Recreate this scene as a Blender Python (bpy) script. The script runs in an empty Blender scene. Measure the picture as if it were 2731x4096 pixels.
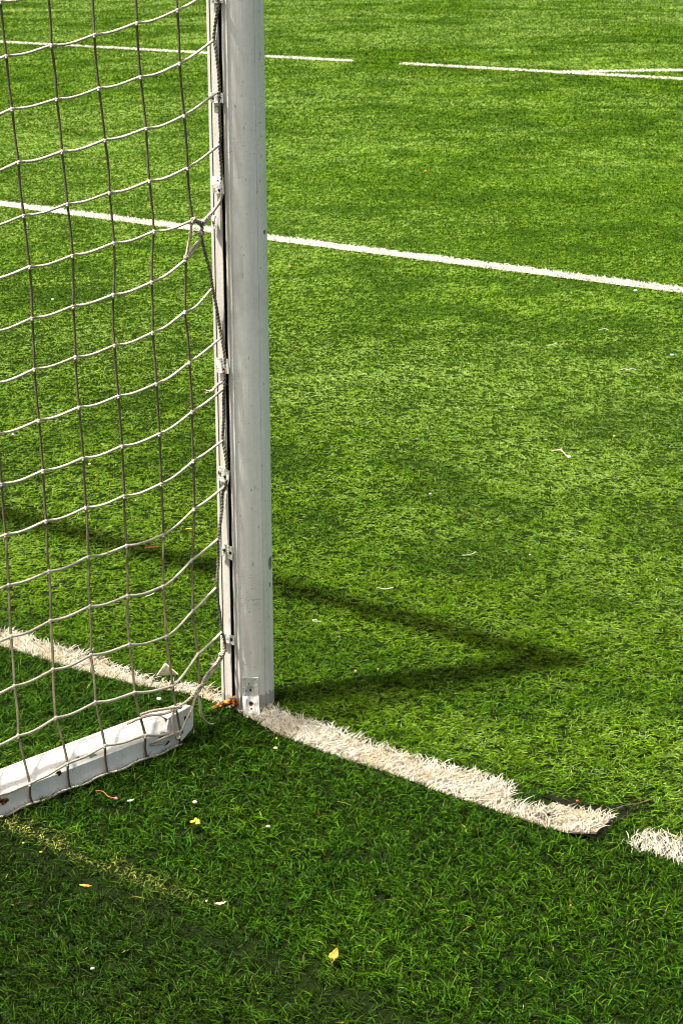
import bpy, bmesh, math, random
import numpy as np
from mathutils import Vector, Matrix

# ------------------------------------------------------------------ camera, world, sun, exposure
sc = bpy.context.scene
col = sc.collection
R = math.radians
CAM = Vector((3.38579, -3.50251, 1.82194))
PITCH, ROLL, AZ = R(15.55951), R(-0.37216), R(-41.41668)
cd = bpy.data.cameras.new('camera'); cam = bpy.data.objects.new('camera', cd); col.objects.link(cam)
fw = Vector((math.sin(AZ)*math.cos(PITCH), math.cos(AZ)*math.cos(PITCH), -math.sin(PITCH)))
rt = Vector((math.cos(AZ), -math.sin(AZ), 0)); up = rt.cross(fw)
r2 = rt*math.cos(ROLL) + up*math.sin(ROLL); u2 = -rt*math.sin(ROLL) + up*math.cos(ROLL)
cam.matrix_world = Matrix(((r2.x, u2.x, -fw.x, CAM.x), (r2.y, u2.y, -fw.y, CAM.y), (r2.z, u2.z, -fw.z, CAM.z), (0, 0, 0, 1)))
cd.sensor_fit = 'VERTICAL'; cd.sensor_height = 36; cd.lens = 8757.25/4096*36
cd.clip_start = 0.05; cd.clip_end = 2000
cd.dof.use_dof = True; cd.dof.focus_distance = 4.7; cd.dof.aperture_fstop = 20
sc.camera = cam

SUNV = Vector((0.402, 0.728, -2.5)).normalized()      # the way the light travels
EL = math.asin(-SUNV.z)
w = bpy.data.worlds.new('World'); sc.world = w; w.use_nodes = True
nt = w.node_tree; bg = nt.nodes['Background']
sky = nt.nodes.new('ShaderNodeTexSky'); sky.sky_type = 'NISHITA'; sky.sun_disc = False
sky.air_density = .7; sky.dust_density = 6; sky.ozone_density = .2
sky.sun_elevation = EL; sky.sun_rotation = math.atan2(-SUNV.x, -SUNV.y)
wm = nt.nodes.new('ShaderNodeMixRGB'); wm.blend_type = 'MULTIPLY'; wm.inputs[0].default_value = 1; wm.inputs[2].default_value = (1, .94, .81, 1)
nt.links.new(sky.outputs[0], wm.inputs[1]); nt.links.new(wm.outputs[0], bg.inputs[0]); bg.inputs[1].default_value = 0.092
sl = bpy.data.lights.new('sun', 'SUN'); sl.energy = 4.6; sl.angle = R(1.9); sl.color = (1, .965, .88)
so = bpy.data.objects.new('sun', sl); col.objects.link(so); so.rotation_euler = SUNV.to_track_quat('-Z', 'Y').to_euler()
so.location = (-2, -4, 12)
vs = sc.view_settings; vs.view_transform = 'Standard'; vs.look = 'None'; vs.exposure = 1.36; vs.gamma = 1
vs.use_curve_mapping = False
sc.cycles.filter_width = 1.05; sc.cycles.max_bounces = 6; sc.cycles.diffuse_bounces = 3; sc.cycles.glossy_bounces = 2; sc.cycles.transmission_bounces = 3
sc.cycles.sample_clamp_indirect = 4

# ------------------------------------------------------------------ helpers
rng = np.random.default_rng(7); random.seed(7)

def tag(o, label=None, cat=None, group=None, kind=None):
    for k, v in (('label', label), ('category', cat), ('group', group), ('kind', kind)):
        if v: o[k] = v
    return o

def empty(name, loc):
    o = bpy.data.objects.new(name, None); o.location = loc; o.empty_display_size = .1; col.objects.link(o); return o

def mesh_obj(name, verts, faces, mats, parent=None, smooth=False, midx=None):
    me = bpy.data.meshes.new(name); me.from_pydata([tuple(v) for v in verts], [], faces)
    for m in (mats if isinstance(mats, (list, tuple)) else [mats]): me.materials.append(m)
    if midx is not None: me.polygons.foreach_set('material_index', midx)
    if smooth: me.polygons.foreach_set('use_smooth', [True]*len(me.polygons))
    me.update(); o = bpy.data.objects.new(name, me); col.objects.link(o)
    if parent:
        o.parent = parent; o.matrix_parent_inverse = Matrix.Translation(-Vector(parent.location)) if parent.parent is None else Matrix()
    return o

class MB:
    """collects geometry for ONE mesh"""
    def __init__(s): s.v = []; s.f = []; s.m = []
    def add(s, v, f, m=0):
        b = len(s.v); s.v += [tuple(a) for a in v]; s.f += [tuple(i+b for i in q) for q in f]; s.m += [m]*len(f)
    def tube(s, pts, r, n=6, m=0, closed_ends=True, jit=0.0):
        pts = [Vector(p) for p in pts]; N = len(pts); rr = r if hasattr(r, '__len__') else [r]*N
        v = []; prev = None
        for i, p in enumerate(pts):
            t = (pts[min(i+1, N-1)] - pts[max(i-1, 0)])
            t = t.normalized() if t.length > 1e-9 else Vector((0, 0, 1))
            if prev is None: a = t.orthogonal().normalized()
            else:
                a = prev - t*prev.dot(t)
                a = a.normalized() if a.length > 1e-6 else t.orthogonal().normalized()
            prev = a; b = t.cross(a)
            for k in range(n):
                q = 2*math.pi*k/n; R_ = rr[i]*(1+random.uniform(-jit, jit))
                v.append(p + (a*math.cos(q)+b*math.sin(q))*R_)
        f = [(i*n+k, i*n+(k+1) % n, (i+1)*n+(k+1) % n, (i+1)*n+k) for i in range(N-1) for k in range(n)]
        if closed_ends: f += [tuple(range(n-1, -1, -1)), tuple((N-1)*n+k for k in range(n))]
        s.add(v, f, m)
    def prism(s, prof, axis, a, b, m=0):
        """profile (list of 2d points) extruded along axis 0/1/2 from a to b"""
        n = len(prof); v = []
        for t in (a, b):
            for p in prof:
                q = list(p); q.insert(axis, t); v.append(tuple(q))
        f = [(k, (k+1) % n, n+(k+1) % n, n+k) for k in range(n)] + [tuple(range(n-1, -1, -1)), tuple(range(n, 2*n))]
        s.add(v, f, m)
    def blob(s, c, r, seed=0, m=0, nu=8, nv=5, rough=.2, rot=0):
        rd = random.Random(seed); c = Vector(c); v = [c+Vector((0, 0, r[2]))]; 
        for j in range(1, nv):
            for k in range(nu):
                th = math.pi*j/nv; ph = 2*math.pi*k/nu; q = 1+rd.uniform(-rough, rough)
                x, y = math.sin(th)*math.cos(ph)*r[0]*q, math.sin(th)*math.sin(ph)*r[1]*q
                v.append(c+Vector((x*math.cos(rot)-y*math.sin(rot), x*math.sin(rot)+y*math.cos(rot), math.cos(th)*r[2]*q)))
        v.append(c-Vector((0, 0, r[2]))); L = len(v)-1
        f = [(0, 1+k, 1+(k+1) % nu) for k in range(nu)]
        for j in range(nv-2):
            for k in range(nu):
                a = 1+j*nu; f.append((a+k, a+nu+k, a+nu+(k+1) % nu, a+(k+1) % nu))
        a = 1+(nv-2)*nu; f += [(L, a+(k+1) % nu, a+k) for k in range(nu)]
        s.add(v, f, m)
    def build(s, name, mats, parent=None, smooth=False): return mesh_obj(name, s.v, s.f, mats, parent, smooth, s.m)

def crom(P, n=6):
    P = [Vector(p) for p in P]
    if len(P) < 3: return [P[0].lerp(P[-1], i/n) for i in range(n+1)]
    Q = [P[0]*2-P[1]] + P + [P[-1]*2-P[-2]]; o = []
    for i in range(1, len(Q)-2):
        a, b, c, d = Q[i-1:i+3]
        for k in range(n):
            t = k/n
            o.append(.5*((2*b)+(c-a)*t+(2*a-5*b+4*c-d)*t*t+(3*b-a-3*c+d)*t**3))
    o.append(P[-1]); return o

class NT:
    def __init__(s, name):
        s.m = bpy.data.materials.new(name); s.m.use_nodes = True; s.t = s.m.node_tree; s.p = s.t.nodes['Principled BSDF']
        s.out = s.t.nodes['Material Output']
    def n(s, ty, **k):
        o = s.t.nodes.new('ShaderNode'+ty)
        for a, b in k.items(): setattr(o, a, b)
        return o
    def l(s, a, b): s.t.links.new(a, b)
    def val(s, sock, v):
        if hasattr(v, 'node'): s.l(v, sock)
        else: sock.default_value = v
    def math(s, op, a, b=0.0, clamp=False):
        o = s.n('Math', operation=op, use_clamp=clamp); s.val(o.inputs[0], a); s.val(o.inputs[1], b); return o.outputs[0]
    def mix(s, f, a, b, blend='MIX'):
        o = s.n('MixRGB', blend_type=blend); s.val(o.inputs[0], f)
        for i, c in ((1, a), (2, b)):
            if hasattr(c, 'node'): s.l(c, o.inputs[i])
            else: o.inputs[i].default_value = (*c, 1)
        return o.outputs[0]
    def noise(s, scale, detail=4, vec=None, rough=.55, dist=0):
        o = s.n('TexNoise'); o.inputs['Scale'].default_value = scale; o.inputs['Detail'].default_value = detail
        o.inputs['Roughness'].default_value = rough; o.inputs['Distortion'].default_value = dist
        if vec is not None: s.l(vec, o.inputs['Vector'])
        return o.outputs['Fac']
    def pos(s, scale=(1, 1, 1), loc=(0, 0, 0)):
        g = s.n('NewGeometry'); m = s.n('Mapping'); m.inputs['Scale'].default_value = scale; m.inputs['Location'].default_value = loc
        s.l(g.outputs['Position'], m.inputs['Vector']); return m.outputs[0]
    def ramp(s, f, stops):
        o = s.n('ValToRGB'); e = o.color_ramp.elements
        while len(e) < len(stops): e.new(.5)
        for i, (p, c) in enumerate(stops): e[i].position = p; e[i].color = (*c, 1) if hasattr(c, '__len__') else (c, c, c, 1)
        s.l(f, o.inputs[0]); return o.outputs[0]
    def bump(s, h, strength=.3, dist=.002):
        o = s.n('Bump'); o.inputs['Strength'].default_value = strength; o.inputs['Distance'].default_value = dist
        s.l(h, o.inputs['Height']); s.l(o.outputs[0], s.p.inputs['Normal'])
    def base(s, c, rough=.6, spec=.5, metal=0):
        s.val(s.p.inputs['Base Color'], c if hasattr(c, 'node') else (*c, 1)); s.val(s.p.inputs['Roughness'], rough)
        s.p.inputs['Specular IOR Level'].default_value = spec; s.p.inputs['Metallic'].default_value = metal
        return s.m

# ------------------------------------------------------------------ materials
def m_blade(name, rough, spec, transl):
    q = NT(name); a = q.n('Attribute'); a.attribute_name = 'tint'
    q.base(a.outputs['Color'], rough, spec)
    tr = q.n('BsdfTranslucent'); q.l(a.outputs['Color'], tr.inputs[0])
    mx = q.n('MixShader'); mx.inputs[0].default_value = transl
    q.l(q.p.outputs[0], mx.inputs[1]); q.l(tr.outputs[0], mx.inputs[2]); q.l(mx.outputs[0], q.out.inputs[0])
    return q.m
M = {}
M['blade'] = m_blade('turf_fibre', .55, .06, .03)
M['wblade'] = m_blade('white_turf_fibre', .6, .25, .12)

q = NT('turf_backing')
c = q.ramp(q.noise(1.1, 5, q.pos()), [(.3, (.026, .072, .001)), (.7, (.042, .098, .002))])
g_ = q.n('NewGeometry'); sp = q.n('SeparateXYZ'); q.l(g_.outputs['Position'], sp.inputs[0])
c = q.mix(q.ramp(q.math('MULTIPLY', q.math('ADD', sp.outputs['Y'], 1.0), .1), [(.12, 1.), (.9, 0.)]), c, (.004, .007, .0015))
c = q.mix(q.math('MULTIPLY', q.noise(420, 2, q.pos()), .9), c, (.012, .02, .006))
M['ground'] = q.base(c, 1.0, 0.0)

q = NT('dark_gap_sheet'); M['gap_sheet'] = q.base(q.ramp(q.noise(300, 3, q.pos()), [(.3, (.002, .003, .001)), (.7, (.008, .010, .004))]), .95, .1)
q = NT('goal_line_backing'); M['wback0'] = q.base(q.ramp(q.noise(160, 4, q.pos()), [(.3, (.10, .075, .045)), (.7, (.30, .25, .18))]), .9, .1)
q = NT('line_backing'); M['wback'] = q.base(q.ramp(q.noise(160, 4, q.pos()), [(.3, (.26, .21, .14)), (.7, (.56, .51, .42))]), .9, .1)

def m_paint(name, chips=(), dirt=.5, base=(.93, .925, .88), grime=False):
    q = NT(name)
    st = q.noise(1, 6, q.pos((26, 26, 1.6)), .6)
    fine = q.noise(90, 5, q.pos())
    big = q.noise(9, 5, q.pos())
    c = q.mix(q.ramp(st, [(.45, 0.), (.70, dirt)]), base, (.52, .48, .41))
    c = q.mix(q.math('MULTIPLY', q.ramp(big, [(.5, 0.), (.75, 1.)]), .25), c, (.50, .49, .43))
    c = q.mix(q.ramp(q.noise(140, 2, q.pos((1, 1, .5), (3, 1, 0))), [(.70, 0.), (.72, .6)]), c, (.18, .17, .14))
    c = q.mix(q.ramp(fine, [(.3, .12), (.6, 0.)]), c, (.4, .38, .33))
    sx = q.noise(1, 3, q.pos((70, 70, 260), (2, 5, 0)), .5, 1.5); sm_ = q.noise(7, 3, q.pos((1, 1, 1), (9, 2, 4)))
    c = q.mix(q.math('MULTIPLY', q.ramp(sx, [(.60, 0.), (.66, 1.)]), q.ramp(sm_, [(.52, 0.), (.60, .6)])), c, (.34, .35, .31))
    for (cx, cy, cz, rx, rz) in chips:
        v = q.pos((1/rx, 1/rx, 1/rz), (-cx/rx, -cy/rx, -cz/rz))
        ln = q.n('VectorMath', operation='LENGTH'); q.l(v, ln.inputs[0])
        d = q.math('ADD', ln.outputs['Value'], q.math('MULTIPLY', q.noise(110, 3, q.pos()), 1.1))
        c = q.mix(q.math('LESS_THAN', d, 1.5), c, (.20, .25, .19))
    if grime:                                              # beige grime on the flat net side flange
        g_ = q.n('NewGeometry'); sp = q.n('SeparateXYZ'); q.l(g_.outputs['Position'], sp.inputs[0])
        gm = q.math('MULTIPLY', q.math('LESS_THAN', sp.outputs['Y'], -.0585), q.ramp(q.noise(1, 4, q.pos((60, 60, 5), (1, 1, 7))), [(.25, .45), (.7, .95)]))
        c = q.mix(gm, c, (.50, .47, .41))
        st2 = q.ramp(q.noise(1, 5, q.pos((9, 9, 3.2), (4, 4, 2)), .6, .8), [(.45, 0.), (.65, .5)])
        lf = q.math('MULTIPLY', q.math('LESS_THAN', sp.outputs['Y'], -.040), st2)
        c = q.mix(lf, c, (.55, .50, .43))
        gd = q.math('MULTIPLY', q.math('LESS_THAN', q.math('ADD', sp.outputs['Z'], q.math('MULTIPLY', q.noise(60, 4, q.pos()), -.05)), .012), .55)
        c = q.mix(gd, c, (.20, .19, .12))
    q.bump(q.math('ADD', q.math('MULTIPLY', fine, .5), q.noise(320, 3, q.pos((1, 1, .6)))), .35, .0008)
    return q.base(c, .42, .4)
M['paint'] = m_paint('post_paint', [(.0575, .0198, 1.119, .0075, .006), (.0555, .021, .352, .011, .017), (.058, .018, .30, .004, .006)], .42, grime=True)
M['barpaint'] = m_paint('bar_paint', [(.08, -.36, .045, .012, .010), (.08, -.60, .066, .010, .006), (.081, -.56, .058, .014, .004)], .3, (.92, .91, .87))
q = NT('slot_dark'); M['dark'] = q.base((.008, .008, .007), .9, .1)
q = NT('galvanised_clip')
c = q.ramp(q.noise(60, 4, q.pos()), [(.3, (.34, .35, .31)), (.45, (.60, .61, .56)), (.65, (.80, .81, .76))])
c = q.mix(q.ramp(q.noise(150, 3, q.pos((1, 1, 1), (5, 2, 1))), [(.6, 0.), (.7, .7)]), c, (.28, .19, .10))
M['clip'] = q.base(c, .42, .5, .15)
q = NT('rust')
M['rust'] = q.base(q.ramp(q.noise(120, 5, q.pos()), [(.38, (.022, .007, .003)), (.52, (.15, .048, .008)), (.70, (.60, .27, .05))]), .8, .2)
q.bump(q.noise(260, 4, q.pos()), .8, .002)
q = NT('screw_head'); M['screw'] = q.base(q.ramp(q.noise(300, 3, q.pos()), [(.4, (.10, .045, .015)), (.6, (.42, .30, .14))]), .5, .5, .5)

def m_cord(name, a, b, sc_=520):
    q = NT(name); n1 = q.noise(sc_, 2, q.pos()); n2 = q.noise(22, 4, q.pos())
    c = q.ramp(q.math('ADD', q.math('MULTIPLY', n1, .75), q.math('MULTIPLY', n2, .35)), [(.38, a), (.68, b)])
    q.bump(n1, .9, .002); return q.base(c, .85, .15)
M['cord_h'] = m_cord('cord_pale', (.25, .225, .155), (.66, .63, .52))
M['cord_v'] = m_cord('cord_dark', (.05, .046, .024), (.20, .18, .11))  # upright cords get a darker, browner mix
M['knot'] = m_cord('cord_knot', (.28, .25, .21), (.62, .58, .51))
M['moss'] = m_cord('cord_mossy', (.022, .024, .012), (.30, .29, .21), 330)
M['tan'] = m_cord('cord_tan', (.28, .22, .14), (.70, .62, .48))
q = NT('groove_dull'); M['groove'] = q.base(q.ramp(q.noise(60, 3, q.pos()), [(.3, (.16, .145, .13)), (.7, (.34, .31, .28))]), .8, .2)
# ------------------------------------------------------------------ measured positions (metres)
K = {(-1, 9): (-0.1118, -0.6208, 0.6428), (-1, 10): (-0.1104, -0.6182, 0.5304), (-1, 11): (-0.0863, -0.6358, 0.4276), (-1, 12): (-0.0418, -0.6736, 0.3313), (-1, 13): (0.0088, -0.7131, 0.2432), (-1, 14): (0.0574, -0.7492, 0.155), (-1, 15): (0.0916, -0.7524, 0.0578), (0, 0): (-0.1017, -0.5705, 1.6348), (0, 1): (-0.1003, -0.5633, 1.5278), (0, 2): (-0.0988, -0.5559, 1.4214), (0, 3): (-0.097, -0.5471, 1.3133), (0, 4): (-0.0956, -0.5402, 1.2031), (0, 5): (-0.0941, -0.5323, 1.0954), (0, 6): (-0.094, -0.5319, 0.987), (0, 7): (-0.094, -0.5319, 0.8776), (0, 8): (-0.093, -0.5271, 0.7666), (0, 9): (-0.0921, -0.5226, 0.6548), (0, 10): (-0.0917, -0.5207, 0.5435), (0, 11): (-0.0725, -0.5353, 0.437), (0, 12): (-0.0344, -0.5701, 0.3417), (0, 13): (0.0119, -0.6082, 0.2519), (0, 14): (0.0565, -0.645, 0.1644), (0, 15): (0.0898, -0.646, 0.0697), (1, 1): (-0.0798, -0.4608, 1.5441), (1, 2): (-0.0783, -0.4536, 1.435), (1, 3): (-0.0768, -0.4458, 1.3273), (1, 4): (-0.0753, -0.4383, 1.2179), (1, 5): (-0.0738, -0.4309, 1.1086), (1, 6): (-0.0744, -0.4339, 1.0009), (1, 7): (-0.0743, -0.4336, 0.8909), (1, 8): (-0.0735, -0.4297, 0.7805), (1, 9): (-0.0724, -0.4241, 0.6674), (1, 10): (-0.072, -0.4221, 0.5559), (1, 11): (-0.0583, -0.4332, 0.4495), (1, 12): (-0.0247, -0.4659, 0.3502), (1, 13): (0.0173, -0.5046, 0.2578), (1, 14): (0.0589, -0.5337, 0.1681), (1, 15): (0.0889, -0.538, 0.077), (2, 1): (-0.0595, -0.3597, 1.5607), (2, 2): (-0.0583, -0.3533, 1.4514), (2, 3): (-0.0563, -0.3436, 1.3438), (2, 4): (-0.055, -0.3369, 1.2328), (2, 5): (-0.0536, -0.33, 1.1251), (2, 6): (-0.0548, -0.3361, 1.0138), (2, 7): (-0.0551, -0.3376, 0.9041), (2, 8): (-0.054, -0.3319, 0.7918), (2, 9): (-0.0531, -0.3273, 0.6787), (2, 10): (-0.0528, -0.3261, 0.5653), (2, 11): (-0.0418, -0.334, 0.4554), (2, 12): (-0.0119, -0.3646, 0.3526), (2, 13): (0.0267, -0.3996, 0.2568), (2, 14): (0.0656, -0.4255, 0.1614), (2, 15): (0.0914, -0.4207, 0.0662), (3, 1): (-0.0391, -0.2576, 1.581), (3, 2): (-0.0382, -0.2529, 1.4698), (3, 3): (-0.0361, -0.2427, 1.3611), (3, 4): (-0.0353, -0.2387, 1.2497), (3, 5): (-0.0337, -0.2306, 1.1402), (3, 6): (-0.0356, -0.2398, 1.0309), (3, 7): (-0.0359, -0.2417, 0.9199), (3, 8): (-0.0348, -0.2358, 0.8055), (3, 9): (-0.034, -0.2322, 0.6915), (3, 10): (-0.0338, -0.2312, 0.577), (3, 11): (-0.026, -0.2366, 0.4616), (3, 12): (0.0008, -0.2678, 0.3534), (3, 13): (0.0375, -0.2978, 0.251), (3, 14): (0.0736, -0.3169, 0.1479), (3, 15): (0.094, -0.3164, 0.0459), (4, 1): (-0.0191, -0.1573, 1.6041), (4, 2): (-0.0187, -0.1554, 1.4924), (4, 3): (-0.017, -0.1472, 1.3823), (4, 4): (-0.016, -0.1421, 1.2698), (4, 5): (-0.014, -0.1319, 1.1553), (4, 6): (-0.0179, -0.1517, 1.0713), (4, 7): (-0.0192, -0.158, 0.956), (4, 8): (-0.0174, -0.1491, 0.8422), (4, 9): (-0.0167, -0.1453, 0.7291), (4, 10): (-0.0167, -0.1455, 0.6159), (4, 11): (-0.0161, -0.1476, 0.5044), (4, 12): (-0.0069, -0.1676, 0.3907), (4, 13): (0.0185, -0.1945, 0.2815), (4, 14): (0.0465, -0.2086, 0.1887), (4, 15): (0.0699, -0.229, 0.1227), (5, 1): (-0.0014, -0.0691, 1.6431), (5, 2): (-0.0012, -0.0682, 1.5377), (5, 3): (0.0105, -0.068, 1.4302), (5, 4): (0.0114, -0.068, 1.3163), (5, 5): (0.0138, -0.068, 1.2042), (5, 6): (-0.0098, -0.1109, 1.113), (5, 7): (-0.0052, -0.0878, 0.9992), (5, 8): (-0.0016, -0.07, 0.884), (5, 9): (0.0043, -0.068, 0.7698), (5, 10): (0.0009, -0.068, 0.6515), (5, 11): (0.0023, -0.068, 0.5433), (5, 12): (-0.0037, -0.0865, 0.4222), (5, 13): (-0.0011, -0.0996, 0.309), (5, 14): (0.0011, -0.0864, 0.1985)}
rope_pts = {'edge_top': [(0.016, -0.068, 1.6537), (0.0148, -0.068, 1.6125), (0.0064, -0.068, 1.5804), (-0.0008, -0.068, 1.5418), (0.0038, -0.068, 1.5219), (0.0106, -0.068, 1.4714), (0.0124, -0.068, 1.4289), (0.0122, -0.068, 1.3985), (0.0112, -0.068, 1.3727), (0.0134, -0.068, 1.3352), (0.0105, -0.068, 1.3129), (0.0131, -0.068, 1.2747), (0.0151, -0.068, 1.239)], 'tie': [(0.0177, -0.068, 1.2228), (0.0133, -0.068, 1.2028), (0.0006, -0.068, 1.1859), (-0.0036, -0.0799, 1.1704), (-0.0068, -0.0958, 1.1592), (-0.0089, -0.1064, 1.1492), (-0.0104, -0.114, 1.1521), (-0.0123, -0.1236, 1.1551), (-0.0136, -0.13, 1.1568)], 'tie2': [(0.0176, -0.068, 1.2174), (0.01, -0.068, 1.1949), (-0.0023, -0.0733, 1.1753), (-0.0055, -0.0893, 1.1586), (-0.0089, -0.1066, 1.1426), (-0.0098, -0.1108, 1.1293), (-0.0096, -0.11, 1.1127)], 'edge_mid': [(-0.0136, -0.13, 1.1568), (-0.0094, -0.1092, 1.1401), (-0.0098, -0.1109, 1.1249), (-0.0096, -0.11, 1.1127), (-0.0081, -0.1024, 1.0805), (-0.0058, -0.0911, 1.04), (-0.0047, -0.0855, 1.0042), (-0.0028, -0.0762, 0.9583), (-0.0014, -0.0688, 0.9124), (0.0062, -0.068, 0.8769), (0.0116, -0.068, 0.8509), (0.0134, -0.068, 0.8295)], 'edge_low': [(0.009, -0.068, 0.8147), (0.0095, -0.068, 0.8022), (0.0096, -0.068, 0.7787), (0.0052, -0.068, 0.7506), (0.0053, -0.068, 0.7102), (0.0019, -0.068, 0.6761), (-0.0004, -0.068, 0.652), (0.0053, -0.068, 0.6301), (0.0101, -0.068, 0.6035), (0.0104, -0.068, 0.5866)], 'edge_low2': [(0.0105, -0.068, 0.5632), (0.0069, -0.068, 0.5485), (-0.0017, -0.0704, 0.5269), (-0.0022, -0.0734, 0.4896), (-0.0031, -0.08, 0.4535), (-0.0036, -0.0842, 0.4348), (-0.0034, -0.0861, 0.4078), (-0.003, -0.0873, 0.3807), (-0.0026, -0.0901, 0.3551), (-0.0018, -0.0951, 0.3259), (-0.0013, -0.0968, 0.312), (-0.0001, -0.0951, 0.2751), (0.0005, -0.0901, 0.2431), (0.001, -0.086, 0.2027), (0.0004, -0.0786, 0.1835), (0.0004, -0.0758, 0.1644), (0.0008, -0.0783, 0.1505), (0.0035, -0.0928, 0.1452), (0.0109, -0.1147, 0.1338), (0.0466, -0.1845, 0.1301), (0.0668, -0.2219, 0.123), (0.0771, -0.2483, 0.1203), (0.0838, -0.2711, 0.1104), (0.0859, -0.3095, 0.1012), (0.0851, -0.332, 0.1033), (0.0837, -0.3605, 0.1076), (0.0823, -0.388, 0.1117), (0.0812, -0.4248, 0.1133)], 'strand': [(0.0006, -0.0764, 0.1499), (0.0031, -0.0902, 0.1352), (0.0251, -0.1435, 0.1211), (0.0577, -0.2024, 0.1209), (0.0727, -0.2322, 0.1147), (0.0823, -0.2563, 0.1059), (0.0883, -0.2724, 0.0881), (0.0908, -0.2871, 0.0751), (0.0933, -0.306, 0.0545), (0.0947, -0.3262, 0.0335)], 'tail': [(0.0793, -0.253, 0.1162), (0.0793, -0.2432, 0.1015), (0.0813, -0.2417, 0.0866), (0.0834, -0.2412, 0.0696), (0.0823, -0.2343, 0.0517), (0.0739, -0.2152, 0.032), (0.0553, -0.184, 0.0133), (0.0336, -0.1502, -0.0015), (0.0187, -0.1245, -0.0084), (0.0108, -0.1082, -0.0077)], 'loop4': [(-0.0145, -0.1347, 1.1507), (-0.0155, -0.1393, 1.1238), (-0.0169, -0.1465, 1.097), (-0.0179, -0.1515, 1.0794)], 'tie3': [(-0.0099, -0.1113, 1.1128), (-0.0126, -0.1251, 1.1032), (-0.0153, -0.1383, 1.0907), (-0.0179, -0.1516, 1.0756)], 'stray': [(0.0066, -0.068, 0.7858), (-0.0019, -0.0714, 0.7834), (-0.0039, -0.0815, 0.778), (-0.0059, -0.0917, 0.7696), (-0.0075, -0.0996, 0.7685)], 'over': [(0.0863, -0.3209, 0.0986), (0.0892, -0.336, 0.083), (0.0938, -0.3341, 0.0481), (0.0948, -0.3264, 0.0312)], 'top2': [(0.0864, -0.3102, 0.0985), (0.0862, -0.3557, 0.0969), (0.0839, -0.399, 0.1047), (0.083, -0.4313, 0.1063), (0.083, -0.4657, 0.1048)]}
clips = [(-0.0074, 1.6426, 0.027, 1.6173), (-0.0141, 1.4256, 0.0209, 1.4055), (-0.012, 1.244, 0.0184, 1.2103), (-0.0162, 1.1586, 0.0108, 1.1328), (-0.0133, 0.8393, 0.021, 0.8085), (-0.0169, 0.5844, 0.0147, 0.555), (-0.0094, 0.4042, 0.0217, 0.3755), (-0.0172, 0.1888, 0.0218, 0.1687)]
foot = [(-0.0447, -0.062, 0.0046), (0.0223, -0.062, 0.0364)]
ltop = [(-0.8542, -0.0393), (-0.7497, -0.032), (-0.6362, -0.0348), (-0.5146, -0.0283), (-0.3878, -0.0427), (-0.3336, -0.0425), (-0.2751, -0.0471), (-0.225, -0.0313), (-0.1849, -0.0062), (-0.1259, -0.0003), (-0.0619, -0.0161), (0.0968, -0.0033), (0.2303, -0.0076), (0.4104, -0.0236), (0.5715, -0.0265), (0.6931, -0.0062), (0.7893, -0.0155), (0.8388, -0.0716), (0.9176, -0.0429), (1.012, -0.0286), (1.065, -0.0261)]
lbot = [(-0.7519, -0.1263), (-0.6807, -0.1239), (-0.6106, -0.1216), (-0.5021, -0.123), (-0.4066, -0.1149), (-0.313, -0.1071), (-0.2309, -0.0901), (-0.1816, -0.0743), (-0.128, -0.0632), (-0.0659, -0.0615), (0.0314, -0.0705), (0.197, -0.1205), (0.2949, -0.126), (0.4246, -0.1337), (0.5398, -0.1292), (0.7022, -0.141), (0.8135, -0.1424), (0.9215, -0.1437), (1.0262, -0.1449), (1.0938, -0.1403)]
l2top = [(1.1005, -0.0633), (1.1411, -0.0196), (1.2023, 0.0056)]
l2bot = [(1.1298, -0.1008), (1.2011, -0.1093), (1.2747, -0.106)]
gap = [(0.9008, 0.0303), (0.9663, 0.0378), (1.0099, 0.0654), (1.0459, 0.125), (1.0382, 0.014), (1.0832, -0.1199), (1.1152, -0.0838)]
deb = {'yflower': (0.4365, -0.6129), 'cpebble': (0.3546, -0.5324), 'chip': (0.5546, -0.5235), 'peb2': (0.2755, -0.2024), 'stemA': (0.1571, -0.6309), 'stemB': (0.2224, -0.6366), 'leafg': (0.2542, -0.6216), 'wpeb': (-0.1446, -0.1527), 'obit': (0.2394, -0.9009), 'scrap': (-0.2569, -0.0135), 'yel2': (0.2382, -0.159), 'oleaf': (1.0409, -0.8699), 'cleaf': (0.7404, -0.8511), 'oleaf2': (0.482, -0.9545), 'obit2': (0.3, -0.9072), 'obit3': (1.232, -0.4233), 'wbit': (0.7416, -1.1739), 'wbit2': (0.7034, -0.8507), 'flit': (-2.4353, 5.2368), 'fo': (-4.2101, 4.721), 'fo2': (-3.9807, 4.4754), 'fo3': (-6.2802, 8.362), 'blue': (-1.4496, 4.0417), 'sq1': (-1.4077, 3.6614), 'sq2': (-1.937, 3.879), 'sq3': (-1.9665, 4.2954), 'pinkA': (-0.8269, 2.3994), 'pinkB': (-0.7508, 2.341), 'w2': (-0.8266, 1.6969), 'curv': (-0.3056, 1.2403), 'loop': (-0.2819, 0.8335), 'fib': (-0.2413, 0.5106), 'fib2': (0.2342, 1.3764), 'o4': (0.3293, 0.885), 'y3': (-0.8136, 2.6971), 't1': (-2.1663, 2.9276), 'seed': (0.4412, 0.4004), 'peb3': (0.0887, 0.2822), 'y4': (0.1199, 0.3299), 'o5': (-0.1773, 1.3484), 't2': (-1.3596, 2.8346), 'lp1': (-2.4461, 1.3645), 'lp2': (-1.9255, 1.2524), 'lp3': (-4.4056, 3.2793), 'odot': (-1.799, 1.1645), 'rstick': (-1.0573, 0.7025), 'pblade': (-0.7215, 0.3718), 'yblade': (-1.1139, 0.9089), 'lp4': (-1.4727, 1.0332), 'redf': (0.9601, -0.0191), 'twigA': (1.042, 0.0455), 'twigB': (1.0688, 0.0943)}

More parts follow.
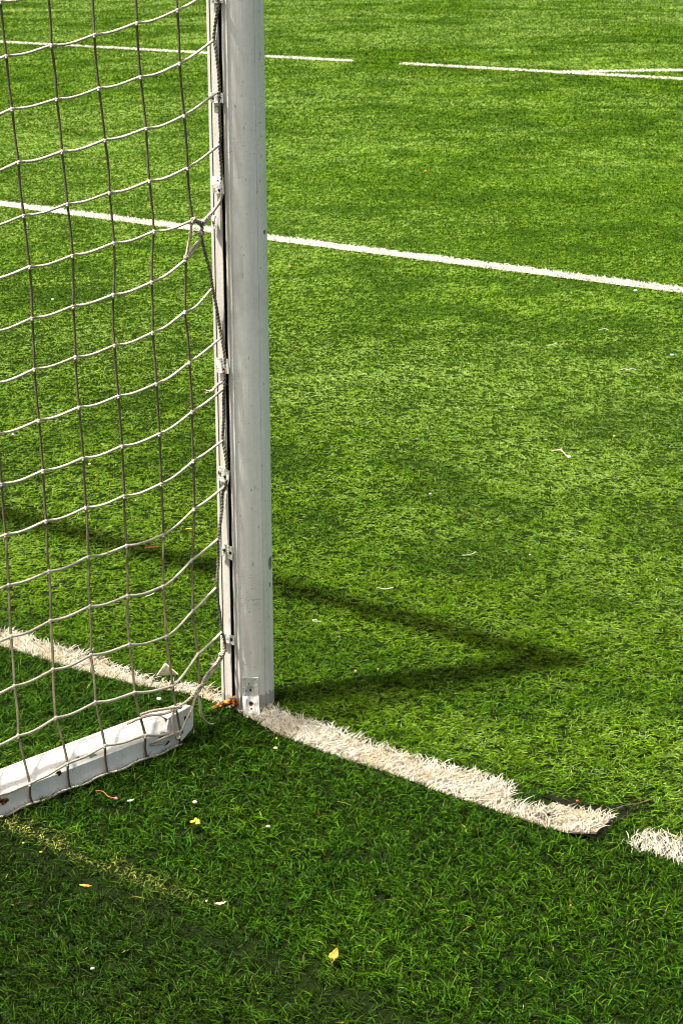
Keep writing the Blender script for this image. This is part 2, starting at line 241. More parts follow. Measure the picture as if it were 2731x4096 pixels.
# ------------------------------------------------------------------ ground, markings
def vn(x, y, s, seed):
    """smooth value noise in 0..1"""
    r = np.random.default_rng(seed); T = r.random((256, 256))
    X, Y = x/s+1000.3, y/s+1000.7; i, j = np.floor(X).astype(int), np.floor(Y).astype(int); u, v = X-i, Y-j
    u = u*u*(3-2*u); v = v*v*(3-2*v); g = lambda a, b: T[a % 256, b % 256]
    return (g(i, j)*(1-u)+g(i+1, j)*u)*(1-v)+(g(i, j+1)*(1-u)+g(i+1, j+1)*u)*v
def fbm(x, y, s, seed, o=3):
    t = 0; a = 1; n = 0
    for k in range(o): t = t+a*vn(x, y, s/2**k, seed+k*17); n += a; a *= .55
    return t/n

def sheet(name, pts, z, mat, parent=None):
    n = len(pts)//2
    f = [(i, i+1, n+i+1, n+i) for i in range(n-1)]
    return mesh_obj(name, [(x, y, z) for x, y in pts], f, mat, parent)

S = 220
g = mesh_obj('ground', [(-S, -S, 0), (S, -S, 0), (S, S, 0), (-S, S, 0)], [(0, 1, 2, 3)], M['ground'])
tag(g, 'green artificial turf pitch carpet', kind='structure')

tx = [-60.]+[p[0] for p in ltop]; ty = [-.035]+[p[1] for p in ltop]
bx = [-60.]+[p[0] for p in lbot]; by = [-.126]+[p[1] for p in lbot]
def strip_z(x):                                            # the torn end of the strip curls up
    t = np.clip((np.asarray(x)-.97)/.11, 0, 1); return .006+.020*t*t
def in_goal_line(x, y, e=0.0):
    a = (y < np.interp(x, tx, ty)-e) & (y > np.interp(x, bx, by)+e)
    xe = 1.062+(-.03-y)*.26
    g_ = np.exp(-((x-.873)/.05)**2)*.03                    # a bite out of the strip's far edge
    return a & (x < xe-e-.006) & (y < np.interp(x, tx, ty)-g_)
def in_second(x, y, e=0.0):
    xs = 1.132+np.abs(y+.075)*.45+.012*np.sin(y*150)
    a = (y < np.where(x < 1.2, -.028, -.022)-e) & (y > -.118+e)
    return a & (x > xs+e)

def in_l2(x, y): 
    yy = y-5.44-.012*(vn(x, y*0, .5, 5)-.5); return (np.abs(yy) < .053) & (x > -12.8) & (x < 5.5)
def in_l3(x, y):
    yy = y-16.44-.03*(vn(x, y*0, .8, 9)-.5); a = (np.abs(yy) < .052) & (x > -23.8) & (x < 16.5)
    return a & ~((x > GAPL) & (x < GAPR))
def in_arc(x, y): r = np.hypot(x+3.66, y-11.0); return (np.abs(r-9.12) < .06) & (y > 16.5)

def strip_mesh(name, x0, x1, top, bot, n, zf, mat):
    xs = np.linspace(x0, x1, n); v = []; f = []; K_ = 5
    for x in xs:
        yt, yb = top(x), bot(x)
        for k in range(K_):
            u = k/(K_-1); y = yb+(yt-yb)*u
            xx = x
            if name == 'goal_line' and x > .9:
                xe = 1.060+(-.03-y)*.26; xx = .9+(x-.9)*(xe-.9)/(x1-.9)
            v.append((xx, y, float(zf(xx))))
    m = len(v); v += [(a, b, max(c-.004, .001)) for a, b, c in v]
    for i in range(n-1):
        for k in range(K_-1):
            a = i*K_+k; f.append((a, a+K_, a+K_+1, a+1)); f.append((m+a, m+a+1, m+a+K_+1, m+a+K_))
    for i in range(n-1):
        for k in (0, K_-1):
            a = i*K_+k; f.append((a, m+a, m+a+K_, a+K_) if k == 0 else (a, a+K_, m+a+K_, m+a))
    for i in (0, n-1):
        for k in range(K_-1): a = i*K_+k; f.append((a, a+1, m+a+1, m+a))
    return mesh_obj(name, v, f, mat)
fT = lambda x: float(np.interp(x, tx, ty))-.010; fB = lambda x: float(np.interp(x, bx, by))+.010
gl = strip_mesh('goal_line', -9, 1.08, fT, fB, 420, strip_z, M['wback0'])
tag(gl, 'frayed cream white goal line strip of long turf fibres with a torn end curling up', kind='structure')
gl2 = strip_mesh('goal_line', 1.13, 12, lambda x: -.026, lambda x: -.116, 60, lambda x: .006, M['wback0'])
tag(gl2, 'continuing piece of the white goal line beyond the torn gap', kind='structure')

def ribbon(name, pts, hw, label):
    v = []; f = []
    for i, p in enumerate(pts):
        a = Vector(pts[max(i-1, 0)]); b = Vector(pts[min(i+1, len(pts)-1)]); t = (b-a).normalized(); n_ = Vector((-t.y, t.x))*hw
        v += [(p[0]+n_.x, p[1]+n_.y, .005), (p[0]-n_.x, p[1]-n_.y, .005)]
        if i: f.append((2*i-2, 2*i-1, 2*i+1, 2*i))
    o = mesh_obj(name, v, f, M['wback']); return tag(o, label, kind='structure')
GAPL, GAPR = -14.0, -13.24
l2 = ribbon('goal_area_line', [(-12.8+i*.5, 5.44) for i in range(37)], .05, 'white goal area line crossing the middle of the turf')
l3 = ribbon('penalty_area_line', [(-23.8+i*(GAPL+23.8)/20, 16.44) for i in range(21)], .055, 'thin far white penalty area line left of its worn gap')
l3b = ribbon('penalty_area_line', [(GAPR+i*1.2, 16.44) for i in range(20)], .055, 'thin far white penalty area line right of its worn gap')
l4 = ribbon('penalty_arc_line', [(-3.66+9.12*math.cos(a), 11+9.12*math.sin(a)) for a in np.linspace(R(142.6), R(37.4), 60)], .055, 'far curved white penalty arc joining the penalty area line')
inf = mesh_obj('turf_gap', [(.86, -.01, .004), (.93, -.02, .004), (1.0, -.02, .004), (1.06, -.02, .004), (1.07, .02, .004), (1.055, .05, .004), (1.02, .045, .004), (.965, .035, .004), (.90, .03, .004)], [tuple(range(9))], M['gap_sheet'])  # flat near-black sheet in place of a hollow
tag(inf, 'dark gap in the turf beside the torn end of the goal line', kind='structure')

# ------------------------------------------------------------------ turf fibres
def blade_arrays(P, z0, h, lean, wid, tint, seg, twist=None):
    N = len(P); ts = np.linspace(0, 1, seg+1)
    L = np.linalg.norm(lean, axis=1)+1e-6; d = lean/L[:, None]; perp = np.stack([-d[:, 1], d[:, 0]], 1)
    a = (rng.random(N)-.5)*2.2
    side = np.concatenate([perp*np.cos(a)[:, None], np.sin(a)[:, None]], 1)
    bend = (rng.random(N)-.5)*.6; nv = 2*seg+1
    V = np.empty((N, nv, 3), np.float32)
    for i, t in enumerate(ts):
        c = np.empty((N, 3)); c[:, :2] = P+lean*(t**1.5)+perp*(L*bend*(t*(1-t))*1.3)[:, None]
        droop = np.clip(L/h-.7, 0, 1.2)
        c[:, 2] = z0+h*(t*(1+.55*droop)-.75*droop*t*t)
        hw = (wid*.5*(1-.25*t))[:, None]
        if i < seg: V[:, 2*i] = c-side*hw; V[:, 2*i+1] = c+side*hw
        else: V[:, 2*i] = c
    V[:, :, 2] = np.maximum(V[:, :, 2], .002)
    loops = []; tot = []
    for i in range(seg-1): loops += [2*i, 2*i+1, 2*i+3, 2*i+2]; tot.append(4)
    loops += [2*seg-2, 2*seg-1, 2*seg]; tot.append(3)
    C = np.repeat(tint[:, None, :], nv, 1)
    return V.reshape(-1, 3), (np.array(loops)[None, :]+np.arange(N)[:, None]*nv).ravel(), np.tile(tot, N), C.reshape(-1, 3)

def blade_obj(name, parts, mat, parent=None):
    V = np.concatenate([p[0] for p in parts]); off = 0; LL = []; T = []; C = np.concatenate([p[3] for p in parts])
    for p in parts: LL.append(p[1]+off); T.append(p[2]); off += len(p[0])
    LL = np.concatenate(LL).astype(np.int32); T = np.concatenate(T).astype(np.int32)
    me = bpy.data.meshes.new(name); me.vertices.add(len(V)); me.vertices.foreach_set('co', V.ravel().astype(np.float32))
    me.loops.add(len(LL)); me.loops.foreach_set('vertex_index', LL)
    me.polygons.add(len(T)); me.polygons.foreach_set('loop_start', (np.cumsum(T)-T).astype(np.int32))
    me.update(calc_edges=True)
    at = me.attributes.new('tint', 'BYTE_COLOR', 'POINT')
    at.data.foreach_set('color', np.concatenate([np.clip(C, 0, 1), np.ones((len(C), 1))], 1).ravel().astype(np.float32))
    me.materials.append(mat); o = bpy.data.objects.new(name, me); col.objects.link(o); o.parent = parent; return o

HD = np.array([math.sin(AZ), math.cos(AZ)]); HR = np.array([math.cos(AZ), -math.sin(AZ)]); C0 = np.array([CAM.x, CAM.y])
def scatter(D0, D1, rho, margin):
    """points spread over the wedge of pitch around the goal post, clustered in small tufts"""
    out = []; D = D0
    while D < D1:
        st = .12*max(1, D/6); E = min(D+st, D1); hw = (.156 if D < 5 else .20)*D+.13+margin
        n = int(rho((D+E)/2)*2*hw*(E-D)/7)
        dd = D+(E-D)*rng.random(n); ll = (rng.random(n)*2-1)*hw
        out.append(C0+dd[:, None]*HD+ll[:, None]*HR); D = E
    P = np.concatenate(out); P = np.repeat(P, 7, 0); dist = (P-C0)@HD
    P = P+rng.normal(0, 1, P.shape)*(.0034*np.maximum(1, dist/6))[:, None]
    return P, dist
D1_, RHO = 4.9, 64000
P, dist = scatter(2.35, 62, lambda D: RHO*min(1, (D1_/D))**1.95, .75)
x, y = P[:, 0], P[:, 1]
jx, jy = x+rng.normal(0, .004, len(x)), y+rng.normal(0, .004, len(x))
keep = ~(in_goal_line(jx, jy) | in_second(jx, jy) | in_l2(jx, jy) | in_l3(jx, jy) | in_arc(jx, jy))
post = (np.hypot(x, y) < .066) | (np.hypot(x-.062, y+.054) < .016)
keep &= ~post
bar_ = (x > .012) & (x < .082) & (y < -.27) & (y > -1.5); keep &= ~bar_
gap_ = (x > .86) & (x < 1.055) & (y > -.05) & (y < -.0+.030*np.clip((x-.86)/.2, 0, 1)+.012*np.sin(x*90)) | ((x > 1.05) & (x < 1.12) & (y < 0.03) & (y > -.12) & (rng.random(len(x)) < .35))
twg = (x > 1.0) & (x < 1.08) & (y > .03) & (y < .10) & (rng.random(len(x)) < .75)
keep &= ~gap_ & ~twg
keep &= ~((y < .0) & (rng.random(len(x)) < .15))
seam_shade_d = np.abs(y-(-.905-.035*(x-.1)+.012*(vn(x, y*0, .12, 31)-.5)))
keep &= ~((seam_shade_d < .016) & (rng.random(len(x)) < .6)) & ~((seam_shade_d < .085) & (rng.random(len(x)) < .35*(1-seam_shade_d/.085)))
seam_shade_d = seam_shade_d[keep]; P = P[keep]; dist = dist[keep]; x, y = P[:, 0], P[:, 1]; N = len(P)
print('blades', N)
patch = fbm(x, y, .9, 40, 4); patch2 = fbm(x, y, .28, 60, 3); patch3 = fbm(x, y, 2.6, 80, 3)
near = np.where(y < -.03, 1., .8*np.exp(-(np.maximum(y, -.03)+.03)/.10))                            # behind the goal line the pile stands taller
deep_shade = 1/(1+np.exp((y+.93+.035*(x-.1))/.02))
worn = np.exp(-((y+.835+.03*(x-.3))/.028)**2)*np.clip(1.25-np.abs(x-.28)/.38, 0, 1)*(x > .09)*(.55+.9*vn(x, y, .07, 33) > .75)
sc_w = np.clip(dist/D1_, 1, None)**.85
h = (.0102+.0035*patch2+.003*rng.normal(0, 1, N))*(1+.5*near)*(1-.65*worn); h = np.clip(h, .006, .05)*np.clip(dist/12, 1, 1.7)
ang = 2*math.pi*fbm(x, y, 2.2, 21, 2)*.8+2.6+.5*np.sin(patch*5)
pile = np.stack([np.cos(ang), np.sin(ang)], 1)
ra = rng.random(N)*2*math.pi
rl = np.stack([np.cos(ra), np.sin(ra)], 1)*(.35+.9*rng.random(N))[:, None]
flat = np.clip(.45+(.35+.9*np.clip(dist/16-.6, 0, 1))*(patch-.5)+.35*(patch3-.45)+.45*(patch2-.5)+.5*(vn(x, y, .05, 91)-.5), 0, 1)*(1-.6*near)
lean = (pile*(.25+.45*flat)[:, None]+rl*(1.25+.1*flat)[:, None])*h[:, None]*(1-.1*near)[:, None]
h = h*(1-.38*flat)*np.where(rng.random(N) < .5, 1, .62)
wid = (.00145+.00025*near)*(1+.25*rng.random(N))*sc_w*(1+.15*(dist > 8))
cA = np.array([.112, .200, .001]); cB = np.array([.036, .098, .001]); cC = np.array([.185, .282, .055]); cD = np.array([.15, .15, .03])
t1 = np.clip(.42+(.8+.8*np.clip(dist/16-.6, 0, 1))*(patch2-.5)+.22*rng.normal(0, 1, N)-.10*near+.5*(flat-.4), 0, 1)[:, None]
t2 = np.clip((flat-.42)*1.6+.05+.28*rng.normal(0, 1, N)+.5*(patch3-.5)+.9*np.clip((dist-30)/14, 0, 1)*np.clip((patch-.38)*5, 0, 1)-.25*near, 0, .9)[:, None]  # pale share carries the sheen of flattened fibres as colour
tint = cB*(1-t1)+cA*t1; tint = tint*(1-t2)+cC*t2
tint *= ((1-.45*deep_shade)*(1-.40*near)*.98)[:, None]; tint *= 1-near[:, None]*np.array([.16, 0, 0]); wv = worn[:, None]*.8; tint = tint*(1-wv)+np.array([.19, .20, .045])*wv  # shade over the lower-left turf is put into the fibre tint
old = rng.random(N) < .008; tint[old] = cD*(.6+.9*rng.random((old.sum(), 1)))
vr = np.clip((6.6-dist)/2.2, 0, 1); vr = vr*(.55+.45*near)+.12
rv = .30+1.75*rng.random(N)**2; tint *= (1+vr*(rv-1))[:, None]
tint *= (1-.5*np.exp(-(seam_shade_d/.045)**2)*(x > -.1)*(y < -.5))[:, None]  # soft shadow band along the seam, painted into the fibre tint
tint *= (1-.24*np.clip((.52-patch2)*5+(.5-patch)*2.5, 0, 1)*np.clip((dist-4.6)/1.5, 0, 1))[:, None]
nr = dist < 5.4
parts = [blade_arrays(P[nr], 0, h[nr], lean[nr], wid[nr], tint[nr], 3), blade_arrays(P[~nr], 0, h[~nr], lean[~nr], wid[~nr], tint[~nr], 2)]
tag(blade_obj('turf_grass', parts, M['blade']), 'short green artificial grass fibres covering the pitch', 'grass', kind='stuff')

def white_blades(name, Q, z0, hh, ww, ln, parent, seg=3, dirt=.35, tone=(.545, .535, .47)):
    N = len(Q); ra = rng.random(N)*2*math.pi; an = 5*fbm(Q[:, 0], Q[:, 1], .25, 71, 2)
    le = (np.stack([np.cos(ra), np.sin(ra)], 1)*(.5+.9*rng.random(N))[:, None]+.7*np.stack([np.cos(an), np.sin(an)], 1))*(ln*hh)[:, None]
    k_ = np.clip(dirt*(fbm(Q[:, 0], Q[:, 1], .07, 90, 3)*1.6-.45)+.22*np.abs(rng.normal(0, 1, N)), 0, 1)[:, None]
    t = np.array(tone)*(1-k_)+np.array([.36, .30, .19])*k_; t = t*(.62+.42*rng.random(N))[:, None]
    gr = rng.random(N) < .03; t[gr] = np.array([.35, .42, .18])
    return blade_obj(name, [blade_arrays(Q, z0, hh, le, ww, t, seg)], M['wblade'], parent)
def strip_points(x0, x1, y0, y1, rho, inside, edge):
    n = int((x1-x0)*(y1-y0)*rho); Q = np.stack([x0+(x1-x0)*rng.random(n), y0+(y1-y0)*rng.random(n)], 1)
    j = Q+rng.normal(0, edge, Q.shape); return Q[inside(j[:, 0], j[:, 1])]
Q = strip_points(-2.2, 1.12, -.17, .02, 42000, in_goal_line, .0035); Q = Q[(np.hypot(Q[:, 0], Q[:, 1]) > .063)]; Q = Q[~((np.hypot(Q[:, 0]-.058, Q[:, 1]+.050) < .026))]
Q = Q[~((Q[:, 0] > .008) & (Q[:, 0] < .084) & (Q[:, 1] < -.25))]
hq = (.0098+.0028*rng.normal(0, 1, len(Q))); hq = np.clip(hq, .005, .026)*(.8+.45*(fbm(Q[:, 0], Q[:, 1], .06, 44, 2)))
hq *= 1-.35*(np.abs(Q[:, 0]+.16) < .1)
white_blades('line_fibres', Q, strip_z(Q[:, 0]), hq, .0014*(1+.5*rng.random(len(Q))), 1.6, gl, 3, .8)
Q = strip_points(1.08, 2.3, -.16, .02, 42000, in_second, .006)
white_blades('line_fibres', Q, .006, np.clip(.011+.003*rng.normal(0, 1, len(Q)), .005, .02), .0014*(1+.5*rng.random(len(Q))), 1.6, gl2, 3, .7)
Q = strip_points(-8.6, -.2, 5.3, 5.58, 17000, in_l2, .008)
white_blades('line_fibres', Q, .004, np.clip(.013+.004*rng.normal(0, 1, len(Q)), .006, .03), .0040*(1+.3*rng.random(len(Q))), 1.3, l2, 2, .15, (.72, .70, .64))
Q = strip_points(-22, -9, 16.3, 16.6, 5000, in_l3, .01); Q = Q[Q[:, 0] < GAPL]
white_blades('line_fibres', Q, .004, np.clip(.020+.004*rng.normal(0, 1, len(Q)), .006, .03), .0085*(1+.3*rng.random(len(Q))), 1.2, l3, 2, .15, (.72, .70, .64))
Q = strip_points(GAPR, -7, 16.3, 16.6, 5000, in_l3, .01)
white_blades('line_fibres', Q, .004, np.clip(.020+.004*rng.normal(0, 1, len(Q)), .006, .03), .0085*(1+.3*rng.random(len(Q))), 1.2, l3b, 2, .15, (.72, .70, .64))
Q = strip_points(-11.2, -7, 16.5, 20.3, 5000, in_arc, .01)
white_blades('line_fibres', Q, .004, np.clip(.020+.004*rng.normal(0, 1, len(Q)), .006, .03), .0085*(1+.3*rng.random(len(Q))), 1.2, l4, 2, .15, (.72, .70, .64))

# ------------------------------------------------------------------ the goal: post, crossbar, clips
Vv = Vector
goal = empty('football_goal', (0, 0, 0))
tag(goal, 'scuffed white metal goal post with a dark net slot and metal clips down its side', 'goal post')
def post_profile():
    RR = .0608; pr = []
    # round body from the right end of the flat back, round the front, to its left end
    a0 = math.atan2(-.0545, .029); a1 = math.atan2(-.0545, -.029)
    n = 44; seam = R(-6.3)
    for i in range(n+1):
        a = a0+((a1+2*math.pi)-a0)*i/n
        pr.append((RR*math.cos(a)+0, RR*math.sin(a)))
        if abs(a-seam) < (a1+2*math.pi-a0)/n*.5:
            for da, dr in ((.012, 0), (.018, .0016), (.032, .0016), (.038, 0)): pr.append(((RR-dr)*math.cos(a+da), (RR-dr)*math.sin(a+da)))
    y0 = -.0605
    for p in ((-.0300, y0+.001), (-.0245, y0), (-.0215, y0), (-.0215, y0+.004), (-.0165, y0+.004), (-.0165, y0-.001), (.0060, y0-.0015), (.0068, y0-.0005),
              (.0068, y0+.022), (.0160, y0+.022), (.0160, y0-.0005), (.0168, y0-.0015), (.0222, y0-.0015), (.0232, y0+.0015), (.0290, y0+.0025)): pr.append(p)
    return pr
prof = post_profile()
def upright(x0, flip):
    m = MB(); pr = [((-p[0] if flip else p[0])+x0, p[1]) for p in prof]
    if flip: pr = pr[::-1]
    n = len(pr); zs = [.004, .03, .3, .6, .9, 1.2, 1.5, 1.8, 2.38]
    v = [(p[0]-.0 , p[1], z) for z in zs for p in pr]
    f = [(i*n+k, i*n+(k+1) % n, (i+1)*n+(k+1) % n, (i+1)*n+k) for i in range(len(zs)-1) for k in range(n)]
    m.add(v, f)
    for j in range(len(zs)-1):                             # slot walls near black, groove faces darker than the paint
        for k in range(n):
            a, b = prof[k], prof[(k+1) % n] ; mx_, my_ = (a[0]+b[0])/2, (a[1]+b[1])/2
            if not flip and ((.0062 < mx_ < .0166 and my_ > -.0600 and my_ < -.03) or (-.022 < mx_ < -.016 and my_ > -.0600) and my_ < -.05 or (mx_ > .05 and math.hypot(*a) < .0599 and math.hypot(*b) < .0599)): m.m[j*n+k] = 1 if mx_ > 0 and mx_ < .02 else 2
    return m.build('upright', [M['paint'], M['dark'], M['groove']], goal)
up1 = upright(0, False); up2 = upright(-7.44, True)
for o in (up1, up2):
    b = bmesh.new(); b.from_mesh(o.data); bmesh.ops.recalc_face_normals(b, faces=b.faces); b.to_mesh(o.data); b.free()
m = MB()                                                   # dark inside of the slot
m.prism([(.0070, -.040), (.0158, -.040), (.0158, -.0385), (.0070, -.0385)], 2, .02, 2.3); m.build('slot', M['dark'], goal)
m = MB(); cp = [(.060*math.cos(a), 2.44+.060*math.sin(a)) for a in np.linspace(0, 2*math.pi, 32, endpoint=False)]
m.prism(cp, 0, -7.50, .061); m.build('crossbar', M['paint'], goal)

def quadplate(m, c, wv, hv, nrm, th, bow=0.0, n=6, curl=0.0, mi=0):
    """a thin bent metal plate: centre c, half vectors wv and hv"""
    c, wv, hv, nrm = Vv(c), Vv(wv), Vv(hv), Vv(nrm).normalized(); v = []
    for s in (0, 1):
        for i in range(n+1):
            for j in range(n+1):
                a, b = -1+2*i/n, -1+2*j/n
                v.append(c+wv*a+hv*b+nrm*(bow*(1-b*b)+curl*max(0, abs(b)-.6)*(1 if b < 0 else .6)*2.5+.0008*math.sin(5*a+3*b)+(th if s else 0)))
    K_ = n+1; o = K_*K_; f = []
    for i in range(n):
        for j in range(n):
            a = i*K_+j; f += [(a, a+1, a+K_+1, a+K_), (o+a, o+a+K_, o+a+K_+1, o+a+1)]
    for i in range(n):
        for a, b in ((i*K_, (i+1)*K_), ((i+1)*K_+n, i*K_+n), (i+1, i), (n*K_+i, n*K_+i+1)): f.append((a, b, o+b, o+a))
    m.add(v, f, mi)
def disc(m, c, nrm, r, th, n=12, mi=0):
    c = Vv(c); nrm = Vv(nrm).normalized(); a = nrm.orthogonal().normalized(); b = nrm.cross(a); v = []
    for s, rr in ((0, r), (th, r*.82)):
        for k in range(n): q_ = 2*math.pi*k/n; v.append(c+nrm*s+(a*math.cos(q_)+b*math.sin(q_))*rr)
    m.add(v, [(k, (k+1) % n, n+(k+1) % n, n+k) for k in range(n)]+[tuple(range(n, 2*n))], mi)
# (tilt degrees, bow, screws/holes as (u,v,kind))
spec = [(0, .001, [(-.4, -.1, 'h'), (.5, -.1, 'h')]), (2, .001, [(-.62, 0, 'r'), (.5, 0, 'r')]), (3, .003, [(.05, .45, 'h'), (.15, -.6, 'h')]),
        (-4, .003, [(-.6, -.05, 's')]), (3, .001, [(-.05, .55, 'h'), (.2, -.55, 'r')]), (-11, .0005, [(-.7, .15, 's'), (.3, -.12, 'r')]),
        (-7, .001, [(-.55, .1, 's'), (.6, .05, 'r')]), (0, .001, [(-.55, .05, 'r'), (.55, 0, 'r')])]
lb = [None, None, 'small dented clip with two empty holes', 'bright clip bent away from the slot', None, 'tilted clip with a brass screw and a rusty hole', None, None]
for i, ((xa, za, xb, zb), (tl, bow, hs)) in enumerate(zip(clips, spec)):
    cx, cz, hw, hh = (xa+xb)/2+.001, (za+zb)/2, abs(xb-xa)/2*1.1, abs(za-zb)/2*1.08
    t = R(tl); ux = Vv((math.cos(t), 0, math.sin(t))); uz = Vv((-math.sin(t), 0, math.cos(t)))
    if i == 3: ux = Vv((.9, -.42, 0)).normalized(); hw *= .9
    m = MB(); y_ = -.0668-(.005 if i == 3 else 0)
    nrm = Vv((0, -1, 0)) if i != 3 else Vv((-.42, -.9, 0))
    quadplate(m, (cx, y_, cz), ux*hw, uz*hh, nrm, .0013, bow, curl=.0015 if i in (2, 3, 4, 7) else .0004)
    o = m.build('net_clip', M['clip'], up1)
    if lb[i]: o['label'] = lb[i]
    for (a, b, kd) in hs:
        c = Vv((cx, y_, cz))+ux*hw*a+uz*hh*b+nrm*(.0014+bow*(1-b*b))
        s_ = MB()
        if kd == 'h': disc(s_, c, nrm, .0036, .0004); s_.build('hole', M['dark'], o)
        elif kd == 'r': disc(s_, c, nrm, .0046, .0005); disc(s_, c+nrm*.0006, nrm, .0028, .0003, mi=1); s_.build('rusty_hole', [M['rust'], M['dark']], o)
        else: disc(s_, c, nrm, .0048, .0018); disc(s_, c+nrm*.0019, nrm, .0016, .0003, 4, mi=1); s_.build('screw', [M['screw'], M['dark']], o)
# foot bracket: an upright strap against the post and a foot bent out over the turf
rad = Vv((.745, -.667, 0)).normalized(); tan_ = Vv((.667, .745, 0)).normalized()
m = MB(); bc = rad*.0635
quadplate(m, bc+Vv((0, 0, .063)), tan_*.0185, Vv((0, 0, .0235)), rad, .0030, 0)
foot_ = (rad*.62+Vv((0, 0, -.78))).normalized()
quadplate(m, bc+Vv((0, 0, .0395))+foot_*.0245+rad*.0012, tan_*.0188, foot_*.0265, (rad*.78+Vv((0, 0, .62))), .0026, 0)
quadplate(m, bc+Vv((-.0, 0, .0395))+rad*.0026, tan_*.0178, Vv((0, 0, .0012)), rad, .0012, 0, 2)
br = m.build('foot_bracket', M['clip'], goal)
for hz, r_, off in ((.072, .0046, 0), (.056, .0024, 0)):
    m = MB(); disc(m, bc+Vv((0, 0, hz))+rad*.0024, rad, r_*1.35, .0003); disc(m, bc+Vv((0, 0, hz))+rad*.0029, rad, r_, .0003, mi=1); m.build('rusty_hole', [M['rust'], M['dark']], br)
fn = (rad*.78+Vv((0, 0, .62))).normalized()
for t, r_ in ((.018, .0048), (.031, .0040)):
    c = bc+Vv((0, 0, .0395))+foot_*t+rad*.0012+fn*.0024
    m = MB(); disc(m, c, fn, r_*1.2, .0010); disc(m, c+fn*.0011, fn, r_*.55, .0003, mi=1); m.build('bolt_head', [M['rust' if t < .02 else 'clip'], M['dark']], br)
m = MB()                                                   # rusted lug sticking out of the slot's foot
pts = crom([(.012, -.052, .026), (.008, -.070, .025), (-.008, -.088, .017), (-.022, -.100, .010)], 4)
m.tube(pts, [.0105-.006*i/(len(pts)-1) for i in range(len(pts))], 8, jit=.22)
m.blob((.016, -.064, .022), (.010, .008, .011), 3, rough=.4); m.build('rusted_lug', M['rust'], goal)

# ------------------------------------------------------------------ side bar on the ground
bar = empty('ground_bar', (.045, -.34, 0))
tag(bar, 'white metal bar lying on the turf under the net, its end chipped and rusty', 'ground bar')
bp = [(.080, .003), (.0805, .050), (.077, .056), (.064, .0735), (.058, .0765), (.034, .0825), (.027, .0815), (.010, .066), (.008, .060), (.008, .003)]
m = MB(); n = len(bp); ys = [-.335, -.34, -.36]+[-.36-.04*i for i in range(1, 30)]; v = []
for j, yy in enumerate(ys):
    for (a, b) in bp:
        s_ = .965 if j == 0 else 1
        wob = .0012*math.sin(yy*23+a*60)+.0008*math.sin(yy*61)
        v.append((.044+(a-.044)*s_+wob+(.35+yy)*.0, yy, .04+(b-.04)*s_+wob*.6))
f = [(i*n+k, (i+1)*n+k, (i+1)*n+(k+1) % n, i*n+(k+1) % n) for i in range(len(ys)-1) for k in range(n)]
f.append(tuple((len(ys)-1)*n+k for k in range(n-1, -1, -1)))
m.add(v, f)
# inner wall of the open end
iv = [(.044+(a-.044)*.90, yy, .04+(b-.04)*.90) for yy in (-.337, -.42) for a, b in bp]
m.add(iv, [(k, (k+1) % n, n+(k+1) % n, n+k) for k in range(n)]+[tuple(range(n, 2*n))], 1)
m.add([v[k] for k in range(n)]+iv[:n], [(k, (k+1) % n, n+(k+1) % n, n+k) for k in range(n)])
o = m.build('bar_body', [M['barpaint'], M['dark']], bar)
m = MB()                                                   # torn end plate
pl = [(-.345, .008), (-.345, .052), (-.335, .080), (-.262, .086), (-.254, .080), (-.256, .036), (-.262, .028), (-.275, .024), (-.30, .010), (-.325, .003)]
v = [(.078+(y_+.345)*-.05+.001*math.sin(y_*200), y_, z_) for y_, z_ in pl]+[(.074+(y_+.345)*-.05, y_, z_) for y_, z_ in pl]; n = len(pl)
m.add(v, [tuple(range(n)), tuple(range(2*n-1, n-1, -1))]+[(k, n+k, n+(k+1) % n, (k+1) % n) for k in range(n)])
pt_ = [(.078, -.338, .079), (.074, -.262, .084), (.045, -.268, .087), (.036, -.300, .083), (.036, -.338, .0815)]
m.add([Vv(p)+Vv((0, 0, .001)) for p in pt_]+[Vv(p)-Vv((0, 0, .002)) for p in pt_], [(0, 1, 2, 3, 4), (9, 8, 7, 6, 5)]+[(k, 5+k, 5+(k+1) % 5, (k+1) % 5) for k in range(5)])
ep = m.build('end_plate', M['barpaint'], bar); ep['label'] = 'chipped end plate with rusty bolt holes'
for y_, z_, r_ in ((-.281, .062, .0042), (-.272, .064, .0042), (-.296, .034, .0048)):
    m = MB(); xx = .0783+(y_+.345)*-.05; disc(m, (xx, y_, z_), (1, 0, 0), r_*1.3, .0004); disc(m, (xx+.0005, y_, z_), (1, 0, 0), r_, .0003, mi=1); m.build('rusty_hole', [M['rust'], M['dark']], ep)
for y_, z_ in ((-.665, .050), (-.83, .040), (-.815, .036)):
    m = MB(); m.blob((.0805, y_, z_), (.0015, .010, .006), int(-y_*999), rough=.5); m.blob((.081, y_+.004, z_-.002), (.002, .005, .003), 5, m=1, rough=.5); m.build('rust_spot', [M['rust'], M['dark']], o)
m = MB(); m.blob((.072, -.352, .044), (.010, .011, .006), 8, rough=.4); m.blob((.076, -.345, .022), (.006, .012, .008), 9, rough=.4); m.build('rusty_bolt', M['rust'], o)
m = MB(); m.prism([(-1.50, .004), (-1.44, .004), (-1.44, .070), (-1.455, .080), (-1.49, .080), (-1.50, .07)], 0, -7.4, .007); m.build('rear_bar', M['barpaint'], bar)

# ------------------------------------------------------------------ the net
net = empty('goal_net', (0, -.068, 0))
tag(net, 'knotted off white cord goal net hanging from the post over the ground bar', 'net')
